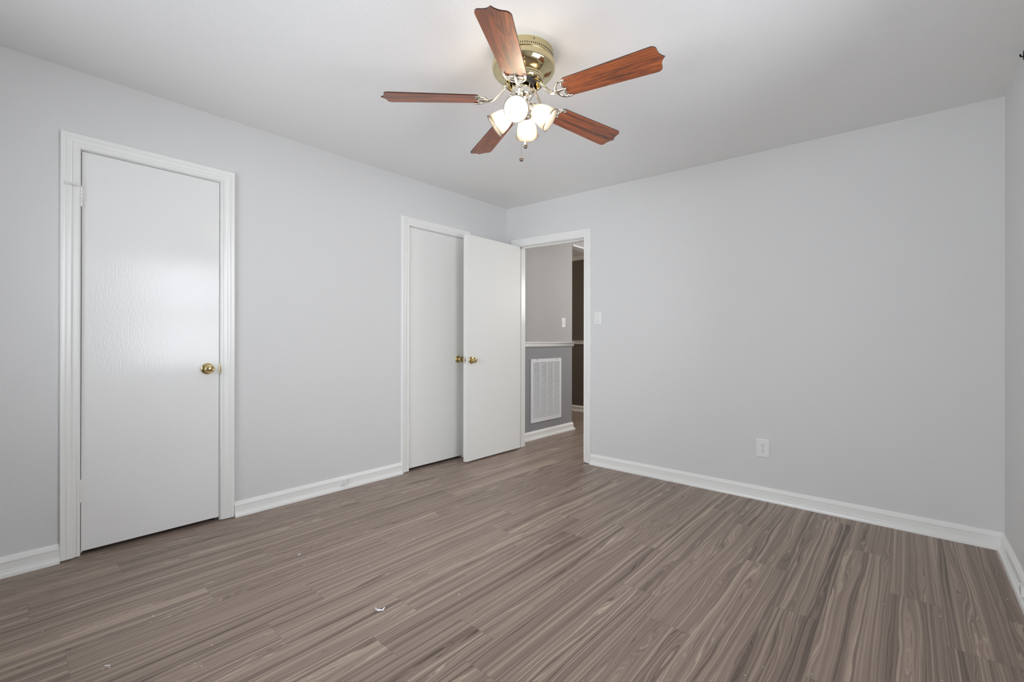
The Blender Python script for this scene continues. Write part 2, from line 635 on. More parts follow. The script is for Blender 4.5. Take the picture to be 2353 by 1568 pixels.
# hall: the grille wall continues the left wall, ends at y = 1.2; opening to the far room under a header
HC, HE = 1.2, 2.46
mb = MB()
mb.box((-0.12, 0.0, 1.05), (0.0, HC, 2.46), 0)
mb.box((-0.12, 0.0, 0.0), (0.0, HC, 1.05), 1)
mb.box((-0.12, HC, 2.275), (0.0, HE, 2.46), 0)
tag(mb.build('wall_hall', [M_HALLUP, M_HALLLO]), 'two tone grey hall wall with the air grille', 'wall', kind='structure')
mb = MB()
mb.box((-0.12, HE, 0), (2.6, HE + 0.12, 2.5))
tag(mb.build('wall_hall_back', M_HALLUP), 'grey wall on the far side of the hall', 'wall', kind='structure')
mb = MB()
mb.box((2.48, 0.12, 0), (2.6, HE, 2.5))
tag(mb.build('wall_hall_end', M_HALLUP), 'grey wall closing the end of the hall', 'wall', kind='structure')
mb = MB()
mb.box((-3.1, HE, 0), (-0.12, HE + 0.12, 2.5))
mb.box((-3.1, 0.03, 0), (-3.0, HE, 2.5))
mb.box((-3.0, 0.03, 0), (-0.12, 0.13, 2.5))
tag(mb.build('wall_beyond', M_FARP), 'dark taupe wall of the room beyond the hall', 'wall', kind='structure')

# ------------------------------------------------------------------ mouldings
BASE = [(0, 0), (0.032, 0), (0.032, 0.008), (0.0290, 0.0165), (0.0225, 0.0215), (0.0180, 0.0225), (0.0180, 0.0275), (0.0150, 0.0305), (0.0145, 0.0620),
        (0.0157, 0.0645), (0.0155, 0.0690), (0.0125, 0.0735), (0.0070, 0.0870), (0.0040, 0.0905), (0, 0.0905)]


def sweep_line(mb, prof, p0, p1, nrm, m0=0.0, m1=0.0, mi=0):
    """profile (out, up) run from p0 to p1; m0/m1 = mitre: shift along the run per unit of 'out'"""
    p0, p1, nrm = Vector(p0), Vector(p1), Vector(nrm)
    d = (p1 - p0).normalized()
    n = len(prof)
    V = []
    for (p, m) in ((p0, m0), (p1, m1)):
        for (o, h) in prof:
            V.append(p + nrm * o + Vector((0, 0, h)) + d * (m * o))
    Fc = [(i, (i + 1) % n, n + (i + 1) % n, n + i) for i in range(n)]
    Fc += [tuple(range(n))[::-1], tuple(range(n, 2 * n))]
    mb.add(V, Fc, mi)


def base_run(name, p0, p1, nrm, label, m0=0.0, m1=0.0):
    mb = MB()
    sweep_line(mb, BASE, p0, p1, nrm, m0, m1)
    return tag(mb.build(name, M_TRIM, smooth=20), label, 'baseboard', kind='structure')


base_run('baseboard_left', (0, YN, 0), (0, -3.2575, 0), (1, 0, 0), 'white baseboard left of the large closed door')
base_run('baseboard_left', (0, -2.4995, 0), (0, -1.2855, 0), (1, 0, 0), 'white baseboard between the two closed doors')
base_run('baseboard_left', (0, -0.527, 0), (0, 0, 0), (1, 0, 0), 'short white baseboard behind the open door')
base_run('baseboard_far', (W, 0, 0), (1.0055, 0, 0), (0, -1, 0), 'white baseboard under the blank wall right of the doorway', 1.0, 0)
base_run('baseboard_right', (W, 0, 0), (W, YN, 0), (-1, 0, 0), 'white baseboard along the right edge wall', 1.0, 0)
base_run('baseboard_near', (0, YN, 0), (W, YN, 0), (0, 1, 0), 'white baseboard behind the camera', 0, 0)
base_run('baseboard_hall', (0, 0.125, 0), (0, HC, 0), (1, 0, 0), 'white baseboard under the hall air grille', 0, 1.0)
mb = MB()
sweep_line(mb, BASE, (0, HC, 0), (-0.12, HC, 0), (0, 1, 0), -1.0, 0)
tag(mb.build('baseboard_hall_end', M_TRIM, smooth=35), 'short white baseboard wrapping the hall wall corner', 'baseboard', kind='structure')
base_run('baseboard_beyond', (-3.0, HE, 0), (-0.12, HE, 0), (0, -1, 0), 'baseboard of the dark room beyond the hall')

RAIL = [(0, 0), (0.010, 0.001), (0.016, 0.006), (0.018, 0.014), (0.018, 0.030), (0.016, 0.036), (0.018, 0.040), (0.024, 0.044), (0.025, 0.052), (0.020, 0.058), (0, 0.058)]


def rail_run(mb, z, p0, p1, nrm, m0=0.0, m1=0.0):
    sweep_line(mb, RAIL, (p0[0], p0[1], z), (p1[0], p1[1], z), nrm, m0, m1)


mb = MB()
rail_run(mb, 1.017, (0, 0.125), (0, HC), (1, 0, 0), 0, 1.0)
rail_run(mb, 1.017, (0, HC), (-0.12, HC), (0, 1, 0), -1.0, 0)
tag(mb.build('trim_1', M_TRIM, smooth=35), 'white chair rail on the hall wall above the air grille', 'chair rail', kind='structure')
mb = MB()
rail_run(mb, 1.034, (-3.0, HE), (-0.12, HE), (0, -1, 0))
tag(mb.build('trim_2', M_TRIM, smooth=35), 'chair rail in the dark room beyond the hall', 'chair rail', kind='structure')
mb = MB()
CROWN = [(0, 0), (0.008, 0), (0.012, 0.010), (0.034, 0.034), (0.038, 0.046), (0.045, 0.050), (0.045, 0.054), (0, 0.054)]
sweep_line(mb, CROWN, (-3.0, HE, 2.338), (-0.12, HE, 2.338), (0, -1, 0))
tag(mb.build('trim_3', M_TRIM, smooth=35), 'crown moulding in the dark room beyond the hall', 'crown moulding', kind='structure')
mb = MB()
mb.box((-0.122, HC + 0.002, 2.2555), (0.012, HE - 0.005, 2.275))
tag(mb.build('trim_4', M_TRIM), 'thin white trim under the hall opening header', 'trim', kind='structure')

# door casings: inner edge path offset outwards with mitres
CASING = [(0, 0), (0, 0.0105), (0.003, 0.0135), (0.0095, 0.0135), (0.0125, 0.0108), (0.027, 0.0118), (0.0305, 0.0155), (0.0355, 0.0172),
          (0.047, 0.0178), (0.0495, 0.0158), (0.0535, 0.0185), (0.0685, 0.0185), (0.0705, 0.0165), (0.0705, 0)]


def casing(mb, pts, to3):
    """pts: inner edge in wall coordinates (s, z), three runs; to3(s, z, h) -> world"""
    n = len(CASING)

    def off(i, o):
        segs = []
        for k in range(3):
            a, b = Vector(pts[k]), Vector(pts[k + 1])
            d = (b - a).normalized()
            segs.append((a, d, Vector((-d.y, d.x))))     # left of the direction = outwards
        if i == 0:
            a, d, nn = segs[0]
            return a + nn * o
        if i == 3:
            a, d, nn = segs[2]
            return Vector(pts[3]) + nn * o
        (a1, d1, n1), (a2, d2, n2) = segs[i - 1], segs[i]
        p, q = a1 + n1 * o, a2 + n2 * o
        den = d1.x * d2.y - d1.y * d2.x
        t = ((q.x - p.x) * d2.y - (q.y - p.y) * d2.x) / den
        return p + d1 * t
    rows = [[to3(*off(i, o), h) for (o, h) in CASING] for i in range(4)]
    V = [p for r in rows for p in r]
    Fc = []
    for i in range(3):
        for k in range(n - 1):
            Fc.append((i * n + k, i * n + k + 1, (i + 1) * n + k + 1, (i + 1) * n + k))
    Fc += [tuple(range(n)), tuple(range(3 * n, 4 * n))[::-1]]
    mb.add(V, Fc)


def left_frame(name, d, label):
    """casing, jamb boards and stop of a door in the left wall"""
    mb = MB()
    y0, y1, zt = d[0] - 0.0035, d[1] + 0.0045, d[2] + 0.0035
    gap = 0.006
    casing(mb, [(y1, gap), (y1, zt), (y0, zt), (y0, gap)][::-1], lambda s, z, h: (h, s, z))
    root = mb.build(name, M_TRIM, smooth=35)
    tag(root, label, 'door frame', kind='structure')
    j = MB()
    j.box((-0.12, d[0] - JT, 0.003), (-0.0005, d[0], d[2]))
    j.box((-0.12, d[1], 0.003), (-0.0005, d[1] + JT, d[2]))
    j.box((-0.12, d[0] - JT, d[2]), (-0.0005, d[1] + JT, d[2] + JT))
    j.box((-0.075, d[0], 0.004), (-0.040, d[0] + 0.011, d[2]))
    j.box((-0.075, d[1] - 0.011, 0.004), (-0.040, d[1], d[2]))
    j.box((-0.075, d[0], d[2] - 0.011), (-0.040, d[1], d[2]))
    j.build('jamb', M_TRIM, root)
    s = MB()
    s.box((-0.030, d[1] - 0.0012, 0.885), (0.0005, d[1] + 0.0045, 0.945))
    s.build('strike_plate', M_BRASS, root, bevel=0.0005)
    return root


left_frame('trim_5', D1, 'white moulded frame around the large closed door')
left_frame('trim_6', D2, 'white moulded frame around the closed door by the corner')

mb = MB()
cx0, cx1 = JX0 - 0.0035, JX1 + 0.0005
zc = lambda x: HZ(x) + 0.0035
casing(mb, [(cx0, 0.006), (cx0, zc(cx0)), (cx1, zc(cx1)), (cx1, 0.006)], lambda s, z, h: (s, -h, z))
fr3 = tag(mb.build('trim_7', M_TRIM, smooth=35), 'white moulded frame around the open doorway to the hall', 'door frame', kind='structure')
j = MB()
j.box((JX0 - JT, 0.0005, 0.003), (JX0, 0.121, HZ(JX0)))
j.box((JX1, 0.0005, 0.003), (JX1 + JT, 0.121, HZ(JX1)))
a, b = JX0 - JT, JX1 + JT
j.add([(a, 0.0005, HZ(a)), (b, 0.0005, HZ(b)), (b, 0.121, HZ(b)), (a, 0.121, HZ(a)), (a, 0.0005, HZ(a) + JT), (b, 0.0005, HZ(b) + JT), (b, 0.121, HZ(b) + JT), (a, 0.121, HZ(a) + JT)],
      [(3, 2, 1, 0), (4, 5, 6, 7), (0, 1, 5, 4), (1, 2, 6, 5), (2, 3, 7, 6), (3, 0, 4, 7)])
j.box((JX0, 0.045, 0.004), (JX0 + 0.011, 0.080, HZ(JX0) - 0.001))
j.box((JX1 - 0.011, 0.045, 0.004), (JX1, 0.080, HZ(JX1) - 0.001))
a, b = JX0, JX1
j.add([(a, 0.045, HZ(a) - 0.011), (b, 0.045, HZ(b) - 0.011), (b, 0.080, HZ(b) - 0.011), (a, 0.080, HZ(a) - 0.011), (a, 0.045, HZ(a)), (b, 0.045, HZ(b)), (b, 0.080, HZ(b)), (a, 0.080, HZ(a))],
      [(3, 2, 1, 0), (4, 5, 6, 7), (0, 1, 5, 4), (1, 2, 6, 5), (2, 3, 7, 6), (3, 0, 4, 7)])
j.build('jamb', M_TRIM, fr3)
s = MB()
s.box((JX1 - 0.0015, 0.006, 0.878), (JX1 + 0.002, 0.034, 0.942))
s.build('strike_plate', M_BRASS, fr3, bevel=0.0005)


# ------------------------------------------------------------------ doors
KNOB = [(0.0001, 0.0), (0.0325, 0.0), (0.0330, 0.003), (0.0310, 0.0060), (0.0260, 0.0085), (0.0190, 0.0100), (0.0135, 0.0115), (0.0115, 0.0160),
        (0.0115, 0.0240), (0.0140, 0.0285), (0.0205, 0.0325), (0.0250, 0.0380), (0.0262, 0.0440), (0.0250, 0.0500), (0.0225, 0.0530), (0.0195, 0.0545),
        (0.0180, 0.0540), (0.0165, 0.0520), (0.0120, 0.0535), (0.0060, 0.0548), (0.0001, 0.0552)]


def knob(parent, loc, axis, name='door_knob'):
    mb = MB()
    mb.lathe(KNOB, loc, axis, 40)
    return mb.build(name, M_BRASS, parent, smooth=50)


def hinge(parent, y, z0, z1, mt, x=0.0, r=0.0065):
    mb = MB()
    n = 5
    for k in range(n):
        a, b = z0 + (z1 - z0) * k / n + 0.0005, z0 + (z1 - z0) * (k + 1) / n - 0.0005
        mb.lathe([(0.0001, 0), (r, 0), (r, b - a), (0.0001, b - a)], (x + 0.0055, y, a), (0, 0, 1), 18)
    mb.ball((x + 0.0055, y, z1 + 0.003), 0.0055, 12, 8)
    mb.ball((x + 0.0055, y, z0 - 0.003), 0.0055, 12, 8)
    mb.box((x - 0.002, y - 0.009, z0), (x + 0.0012, y + 0.017, z1))
    return mb.build('hinge', mt, parent, smooth=40)


def door_in_left_wall(name, d, label, mslab, hz):
    root = empty(name, (-0.0175, (d[0] + d[1]) / 2, 0.02))
    tag(root, label, 'door', kind='structure')
    inv = Vector(root.location)
    y0, y1 = d[0] + 0.0025, d[1] - 0.003

    def par(o):
        o.location = Vector(o.location) - inv
        return o
    mb = MB()
    mb.box((-0.036, y0, 0.0235), (0.0, y1, 2.0305))
    par(mb.build('slab', mslab, root, bevel=0.0012))
    par(knob(root, (0.0, y1 - 0.0605, 0.9155), (1, 0, 0)))
    lt = MB()
    lt.box((-0.030, y1 - 0.001, 0.887), (-0.006, y1 + 0.0008, 0.944))
    par(lt.build('latch_plate', M_BRASS, root))
    for (za, zb) in hz:
        par(hinge(root, d[0] + 0.001, za, zb, M_TRIM))
    return root, par


d1, par1 = door_in_left_wall('door_1', D1, 'large glossy white closed door nearest the left edge, brass knob', M_DOOR, [(0.2765, 0.3765), (1.757, 1.846)])
# hinge pin stop reaching over the frame from the upper hinge
mb = MB()
yh = D1[0] + 0.001
mb.lathe([(0.0001, 0), (0.0095, 0), (0.0095, 0.004), (0.0001, 0.004)], (0.0055, yh, 1.849), (0, 0, 1), 18)
mb.tube([(0.0055, yh, 1.851), (0.016, yh - 0.02, 1.851), (0.026, yh - 0.038, 1.851), (0.030, yh - 0.050, 1.852)], 0.0042, 10)
mb.lathe([(0.0001, 0), (0.0075, 0.001), (0.0085, 0.006), (0.0075, 0.011), (0.0001, 0.012)], (0.028, yh - 0.047, 1.852), (0.25, -1, 0.05), 16)
mb.tube([(0.016, yh - 0.02, 1.851), (0.020, yh - 0.004, 1.851)], 0.0035, 8)
par1(mb.build('door_stop', M_TRIM, d1, smooth=40))
d2, par2 = door_in_left_wall('door_2', D2, 'narrow white closed door beside the room corner, half behind the open door', M_DOOR2, [(0.285, 0.392), (1.768, 1.866)])

# open door, swung back parallel to the left wall
DX0, DX1 = 0.1515, 0.1870
DY0, DY1 = -0.7370, -0.0030
d3 = empty('door_3', (JX0, -0.004, 0.016))
tag(d3, 'white door standing open in the corner, hinged on the hall doorway', 'door', kind='structure')
inv3 = Vector(d3.location)


def par3(o):
    o.location = Vector(o.location) - inv3
    return o


mb = MB()
mb.box((DX0, DY0, 0.016), (DX1, DY1, 2.028))
par3(mb.build('slab', M_DOOR2, d3, bevel=0.0012))
par3(knob(d3, (DX1, DY0 + 0.0605, 0.913), (1, 0, 0)))
par3(knob(d3, (DX0, DY0 + 0.0605, 0.913), (-1, 0, 0)))
mb = MB()
mb.box((DX0 + 0.006, DY0 - 0.0012, 0.885), (DX1 - 0.006, DY0 + 0.001, 0.942))
mb.box((DX0 + 0.012, DY0 - 0.008, 0.905), (DX1 - 0.012, DY0, 0.922))
par3(mb.build('latch_plate', M_CHROME, d3, bevel=0.0006))
for (za, zb) in ((0.28, 0.37), (1.76, 1.85)):
    mb = MB()
    mb.lathe([(0.0001, 0), (0.006, 0), (0.006, zb - za), (0.0001, zb - za)], (JX0 + 0.001, -0.0045, za), (0, 0, 1), 16)
    mb.box((JX0 + 0.0005, -0.004, za), (JX0 + 0.003, 0.032, zb))
    par3(mb.build('hinge', M_TRIM, d3, smooth=40))


# ------------------------------------------------------------------ windows (out of view, they light the room)
def window(name, axis, rect, c, depth, inward, label):
    a0, a1, z0, z1 = rect
    root = empty(name, (c, (a0 + a1) / 2, z0) if axis == 0 else ((a0 + a1) / 2, c, z0))
    tag(root, label, 'window', kind='structure')
    inv = Vector(root.location)

    def bx(mb, p, q, za, zb, d0, d1):
        if axis == 0:
            mb.box((c + d0, p, za), (c + d1, q, zb))
        else:
            mb.box((p, c + d0, za), (q, c + d1, zb))
    s = -inward      # outward direction sign
    f = MB()
    for (p, q, za, zb) in ((a0, a0 + 0.04, z0, z1), (a1 - 0.04, a1, z0, z1), (a0, a1, z0, z0 + 0.04), (a0, a1, z1 - 0.04, z1)):
        bx(f, p, q, za, zb, s * 0.04, s * 0.10)
    zm = (z0 + z1) / 2
    bx(f, a0, a1, zm - 0.025, zm + 0.025, s * 0.05, s * 0.09)
    o = f.build('window_frame', M_TRIM, root)
    o.location = -inv
    g = MB()
    bx(g, a0 + 0.03, a1 - 0.03, z0 + 0.03, z1 - 0.03, s * 0.068, s * 0.072)
    o = g.build('pane', M_PANE, root)
    o.location = -inv
    t = MB()
    for (p, q, za, zb) in ((a0 - 0.07, a0, z0 - 0.07, z1 + 0.07), (a1, a1 + 0.07, z0 - 0.07, z1 + 0.07), (a0, a1, z1, z1 + 0.07), (a0, a1, z0 - 0.07, z0)):
        bx(t, p, q, za, zb, 0, -s * 0.015)
    bx(t, a0 - 0.09, a1 + 0.09, z0 - 0.02, z0 + 0.005, -s * 0.045, s * 0.04)
    o = t.build('window_casing', M_TRIM, root)
    o.location = -inv


window('window_1', 0, WIN1, W, 0.14, -1, 'bright window in the right edge wall')
window('fill_window', 1, WIN2, YN, 0.14, 1, 'wide bright fill window added behind the camera')  # out-of-view window added as fill, mainly for the far wall

# ------------------------------------------------------------------ electrical plates
def plate(mb, w_, h_, t=0.0055):
    """bevelled cover plate in local coordinates: x across, y out of the wall, z up"""
    b = 0.005
    V = []
    for (ww, hh, d) in ((w_ / 2, h_ / 2, 0), (w_ / 2, h_ / 2, 0.0015), (w_ / 2 - b, h_ / 2 - b, t)):
        V += [(-ww, -d, -hh), (ww, -d, -hh), (ww, -d, hh), (-ww, -d, hh)]
    Fc = [(3, 2, 1, 0), (8, 9, 10, 11)]
    for k in (0, 4):
        for i in range(4):
            q = (i + 1) % 4
            Fc.append((k + i, k + q, k + 4 + q, k + 4 + i))
    mb.add(V, Fc)


def disc_y(mb, x, z, r, y0, y1, seg=16, mi=0):
    mb.lathe([(0.0001, 0), (r, 0), (r, y1 - y0), (0.0001, y1 - y0)], (x, -y0, z), (0, -1, 0), seg, mi)


def switch(loc, rz, w_, h_, label):
    root = empty('light_switch', loc, rz)
    tag(root, label, 'light switch')
    mb = MB()
    plate(mb, w_, h_)
    mb.build('cover_plate', M_PLASTIC, root)
    mb = MB()
    mb.box((-0.0055, -0.0062, -0.0125), (0.0055, -0.005, 0.0125))
    mb.add([(-0.0042, -0.005, -0.002), (0.0042, -0.005, -0.002), (0.0042, -0.005, 0.009), (-0.0042, -0.005, 0.009),
            (-0.0034, -0.017, -0.009), (0.0034, -0.017, -0.009), (0.0034, -0.018, -0.003), (-0.0034, -0.018, -0.003)],
           [(3, 2, 1, 0), (4, 5, 6, 7), (0, 1, 5, 4), (1, 2, 6, 5), (2, 3, 7, 6), (3, 0, 4, 7)])
    mb.build('toggle', M_PLASTIC, root)
    for z in (-0.030, 0.030):
        mb = MB()
        disc_y(mb, 0, z, 0.0032, 0.005, 0.0064)
        mb.build('screw', M_SCREW, root)
    return root


switch((1.069, 0, 1.2855), 0, 0.066, 0.1135, 'white toggle switch on the pale wall beside the open doorway')
switch((0, 1.017, 1.306), PI / 2, 0.072, 0.114, 'white switch on the grey hall wall above the chair rail')

# duplex outlet
ol = empty('wall_outlet', (2.3635, 0, 0.3528))
tag(ol, 'white duplex outlet low on the blank wall', 'outlet')
mb = MB()
plate(mb, 0.081, 0.124, 0.006)
mb.build('cover_plate', M_PLASTIC, ol)
for z in (0.0195, -0.0195):
    mb = MB()
    poly = []
    for k in range(28):
        t = 2 * PI * k / 28
        poly.append((0.0172 * math.cos(t), max(-0.0138, min(0.0138, 0.0172 * math.sin(t)))))
    mb.prism(poly, (0, -0.0055, z), (1, 0, 0), (0, 0, 1), (0, -1, 0), 0.0022)
    r_ = mb.build('receptacle', M_PLASTIC, ol)
    mb = MB()
    mb.box((-0.0075, -0.0081, z + 0.001), (-0.0052, -0.0076, z + 0.0100))
    mb.box((0.0052, -0.0081, z + 0.002), (0.0073, -0.0076, z + 0.0090))
    mb.lathe([(0.0001, 0), (0.0026, 0), (0.0026, 0.0005), (0.0001, 0.0005)], (0, -0.0076, z - 0.0065), (0, -1, 0), 16)
    mb.build('slot', M_SLOT, r_)
mb = MB()
disc_y(mb, 0, 0, 0.0028, 0.0055, 0.0072)
mb.build('screw', M_SCREW, ol)


# small jacks on the baseboards
def jack(loc, rz, label):
    root = empty('cable_jack', loc, rz)
    tag(root, label, 'wall jack')
    mb = MB()
    mb.box((-0.026, -0.014, -0.021), (0.026, 0.0, 0.021))
    mb.build('housing', M_PLASTIC, root, bevel=0.003)
    mb = MB()
    disc_y(mb, 0.0, 0.002, 0.0022, 0.0132, 0.0150)
    mb.build('screw', M_SCREW, root)
    mb = MB()
    disc_y(mb, 0.033, 0.006, 0.0022, -0.0005, 0.0012)
    mb.build('port', M_SLOT, root)
    mb = MB()
    mb.tube([(0.004, -0.008, -0.020), (0.006, -0.010, -0.026), (0.010, -0.016, -0.030)], 0.0022, 8)
    mb.build('cable_stub', M_PLASTIC, root)
    return root


jack((0.015, -1.795, 0.052), PI / 2, 'small white jack on the baseboard between the closed doors')
jack((W - 0.015, -0.668, 0.060), -PI / 2, 'small white jack on the baseboard at the right edge')

# curtain bracket at the right edge
cb = empty('curtain_bracket', (W, -0.519, 2.327))
tag(cb, 'small black curtain rod bracket high on the right edge wall', 'bracket')
mb = MB()
mb.box((-0.003, -0.008, -0.018), (0, 0.008, 0.018))
mb.build('plate', M_IRON, cb, bevel=0.001)
mb = MB()
mb.tube([(-0.002, -0.002, -0.004), (-0.008, -0.002, -0.006), (-0.011, -0.002, -0.002), (-0.012, -0.002, 0.006)], 0.003, 8)
mb.build('hook', M_IRON, cb)

# ------------------------------------------------------------------ return air grille on the hall wall
GY0, GY1, GZ0, GZ1 = 0.390, 0.960, 0.181, 0.885
gr = empty('air_grille', (0, (GY0 + GY1) / 2, GZ0), PI / 2)
tag(gr, 'white louvred return air grille low on the grey hall wall', 'vent grille')
gw, gh = GY1 - GY0, GZ1 - GZ0
mb = MB()
fb = 0.038
for (a, b, za, zb) in ((-gw / 2, -gw / 2 + fb, 0, gh), (gw / 2 - fb, gw / 2, 0, gh), (-gw / 2 + fb, gw / 2 - fb, 0, fb), (-gw / 2 + fb, gw / 2 - fb, gh - fb, gh)):
    mb.box((a, -0.010, za), (b, 0, zb))
mb.build('frame', M_GRILLE, gr)
mb = MB()
mb.box((-gw / 2 + fb, -0.0015, fb), (gw / 2 - fb, 0, gh - fb))
mb.build('backing', M_DARK, gr)
mb = MB()
n = 50
for k in range(n):
    z = fb + (gh - 2 * fb) * (k + 0.5) / n
    a, b = -gw / 2 + fb, gw / 2 - fb
    mb.add([(a, -0.0085, z - 0.0052), (b, -0.0085, z - 0.0052), (b, -0.0025, z + 0.0018), (a, -0.0025, z + 0.0018),
            (a, -0.0085, z - 0.0040), (b, -0.0085, z - 0.0040), (b, -0.0025, z + 0.0028), (a, -0.0025, z + 0.0028)],
           [(3, 2, 1, 0), (4, 5, 6, 7), (0, 1, 5, 4), (1, 2, 6, 5), (2, 3, 7, 6), (3, 0, 4, 7)])
mb.build('louvers', M_GRILLE, gr)
for k in (1, 2, 3):
    x = -gw / 2 + fb + (gw - 2 * fb) * k / 4
    mb = MB()
    mb.box((x - 0.006, -0.0105, fb), (x + 0.006, -0.002, gh - fb))
    mb.build('mullion', M_GRILLE, gr)
for x in (-gw / 2 + 0.10, gw / 2 - 0.10):
    mb = MB()
    mb.box((x - 0.012, -0.0125, gh - 0.012), (x + 0.012, -0.010, gh - 0.006))
    mb.build('latch', M_SCREW, gr)


# ------------------------------------------------------------------ ceiling fan
FX, FY = 1.794, -1.877
FZ = ceil_z(FX, FY)
fan = empty('ceiling_fan', (FX, FY, FZ))
tag(fan, 'brass ceiling fan with five wooden blades and four lit glass shades', 'ceiling fan')
Z = lambda z: z - FZ
mb = MB()
prof = [(0.001, FZ), (0.134, FZ + 0.0005), (0.1355, FZ - 0.004), (0.1355, 2.3490), (0.1390, 2.3475), (0.1395, 2.3445), (0.1375, 2.3425), (0.1400, 2.340), (0.1430, 2.334),
        (0.1440, 2.326), (0.1425, 2.315), (0.1380, 2.304), (0.1290, 2.293), (0.1170, 2.285), (0.1060, 2.280), (0.0985, 2.277), (0.0945, 2.274), (0.0935, 2.268), (0.0910, 2.266),
        (0.0900, 2.257), (0.0870, 2.2525), (0.0790, 2.2515), (0.0750, 2.254), (0.0735, 2.300), (0.001, 2.300)]
mb.lathe([(r, Z(z)) for r, z in prof], (0, 0, 0), (0, 0, 1), 96)
hs = mb.build('motor_housing', M_PBRASS, fan, smooth=35)
mb = MB()
for k in range(90):
    t = 2 * PI * k / 90
    c, s_ = math.cos(t), math.sin(t)
    for (r, zz0, zz1, hw) in ((0.1360, 2.3535, 2.3605, 0.0019),):
        rad, tan = Vector((c, s_, 0)), Vector((-s_, c, 0))
        V = []
        for dz in (zz0, zz1):
            for rr in (r - 0.002, r):
                for q in (-hw, hw):
                    V.append(rad * rr + tan * q + Vector((0, 0, Z(dz))))
        mb.add(V, [(0, 1, 3, 2), (4, 6, 7, 5), (0, 4, 5, 1), (2, 3, 7, 6), (0, 2, 6, 4), (1, 5, 7, 3)])
mb.build('vent_slots', M_SLOT, hs)
for ang in (329, 89, 209):
    t = math.radians(ang)
    mb = MB()
    mb.ball((0.1355 * math.cos(t), 0.1355 * math.sin(t), Z(2.3755)), 0.0032, 12, 8)
    mb.build('screw', M_DARK, hs)
mb = MB()
mb.lathe([(0.001, Z(2.290)), (0.058, Z(2.290)), (0.058, Z(2.270)), (0.050, Z(2.264)), (0.0475, Z(2.260)), (0.0475, Z(2.246)), (0.001, Z(2.246))], (0, 0, 0), (0, 0, 1), 48)
mb.build('flywheel', M_DARK, fan, smooth=35)

# blades
BL = [(300.03, 2.1516, 0.6271), (9.08, 2.1684, 0.6271), (79.69, 2.1755, 0.6351), (154.31, 2.1750, 0.6321), (226.04, 2.1655, 0.6370)]
R0 = 0.205
PITCH_B = math.radians(12)


def blade_outline(L):
    up = []
    # root corner, side, tip corner, scallop to the central point
    for k in range(7):
        t = PI / 2 * k / 6
        up.append((R0 + 0.018 - 0.018 * math.cos(t), 0.0525 - 0.018 + 0.018 * math.sin(t)))
    xt, yt = L - 0.042, 0.065
    for k in range(1, 7):
        up.append((R0 + 0.018 + (xt - R0 - 0.018) * k / 6, 0.0525 + 0.0125 * k / 6))
    for k in range(1, 7):
        t = PI / 2 * k / 6
        up.append((xt + 0.022 * math.sin(t), yt - 0.020 + 0.020 * math.cos(t)))
    p0 = Vector((xt + 0.022, yt - 0.020))
    p3 = Vector((L, 0.0))
    p1, p2 = p0 + Vector((0.0, -0.020)), Vector((L - 0.014, 0.011))
    for k in range(1, 9):
        t = k / 8
        q = p0 * (1 - t) ** 3 + p1 * 3 * t * (1 - t) ** 2 + p2 * 3 * t * t * (1 - t) + p3 * t ** 3
        up.append((q.x, q.y))
    return up + [(x, -y) for x, y in up[:-1][::-1]]


for (ang, zt, L) in BL:
    t = math.radians(ang)
    zr = 2.176
    droop = math.asin((zt - zr) / (L - R0))
    blade = empty('blade', (0, 0, Z(zr)))
    bpy.data.objects.remove(blade)
    mb = MB()
    mb.prism(blade_outline(L), (0, 0, -0.003), (1, 0, 0), (0, 1, 0), (0, 0, 1), 0.006, 0, 1)
    o = mb.build('blade', [M_BLADE, M_EDGE], fan, bevel=0.0008)
    # local: x outwards, y counter-clockwise (lower side), pitch about x, droop about y
    m = Matrix.Translation((0, 0, Z(zr))) @ Matrix.Rotation(t, 4, 'Z') @ Matrix.Translation((R0, 0, 0)) @ Matrix.Rotation(-droop, 4, 'Y') @ Matrix.Translation((-R0, 0, 0)) @ Matrix.Rotation(-PITCH_B, 4, 'X')
    o.matrix_local = m
    # blade iron: curved arm and forked crescent plate under the blade
    mb = MB()
    arm = []
    for k in range(15):
        q = k / 14
        r = 0.050 + (0.172 - 0.050) * q
        z = 2.262 + (zr - 0.006 - 2.262) * (3 * q * q - 2 * q ** 3) - 0.016 * math.sin(PI * q)
        arm.append((r, 0.006 * math.sin(PI * q), Z(z)))
    rm = Matrix.Rotation(t, 4, 'Z')
    mb.tube([rm @ Vector(p) for p in arm], [0.0062 + 0.002 * math.sin(PI * k / 14) for k in range(15)], 12)
    loc = lambda x, y, z: m @ Vector((x, y, z))
    zz = -0.0065
    # crescent: two horns and a middle tongue
    for sgn in (-1, 1):
        pts = []
        for k in range(13):
            q = k / 12
            pts.append(loc(0.166 + 0.014 * q + 0.044 * q ** 3, sgn * (0.047 * math.sin(PI / 2 * q)), zz))
        mb.tube(pts, [0.0068 - 0.0022 * k / 12 for k in range(13)], 10)
        pts = []
        for k in range(9):
            q = k / 8
            pts.append(loc(0.204 - 0.014 * q + 0.020 * q * q, sgn * (0.006 + 0.040 * q), zz + 0.0005))
        mb.tube(pts, 0.0042, 8)
    mb.tube([loc(0.160, 0, zz), loc(0.185, 0, zz), loc(0.214, 0, zz)], [0.0085, 0.0075, 0.004], 10)
    for (sx, sy) in ((0.218, 0.043), (0.218, -0.043), (0.208, 0.0)):
        mb.ball(loc(sx, sy, zz - 0.001), 0.0052, 12, 8)
    mb.build('blade_bracket', M_CHROME, fan, smooth=50)

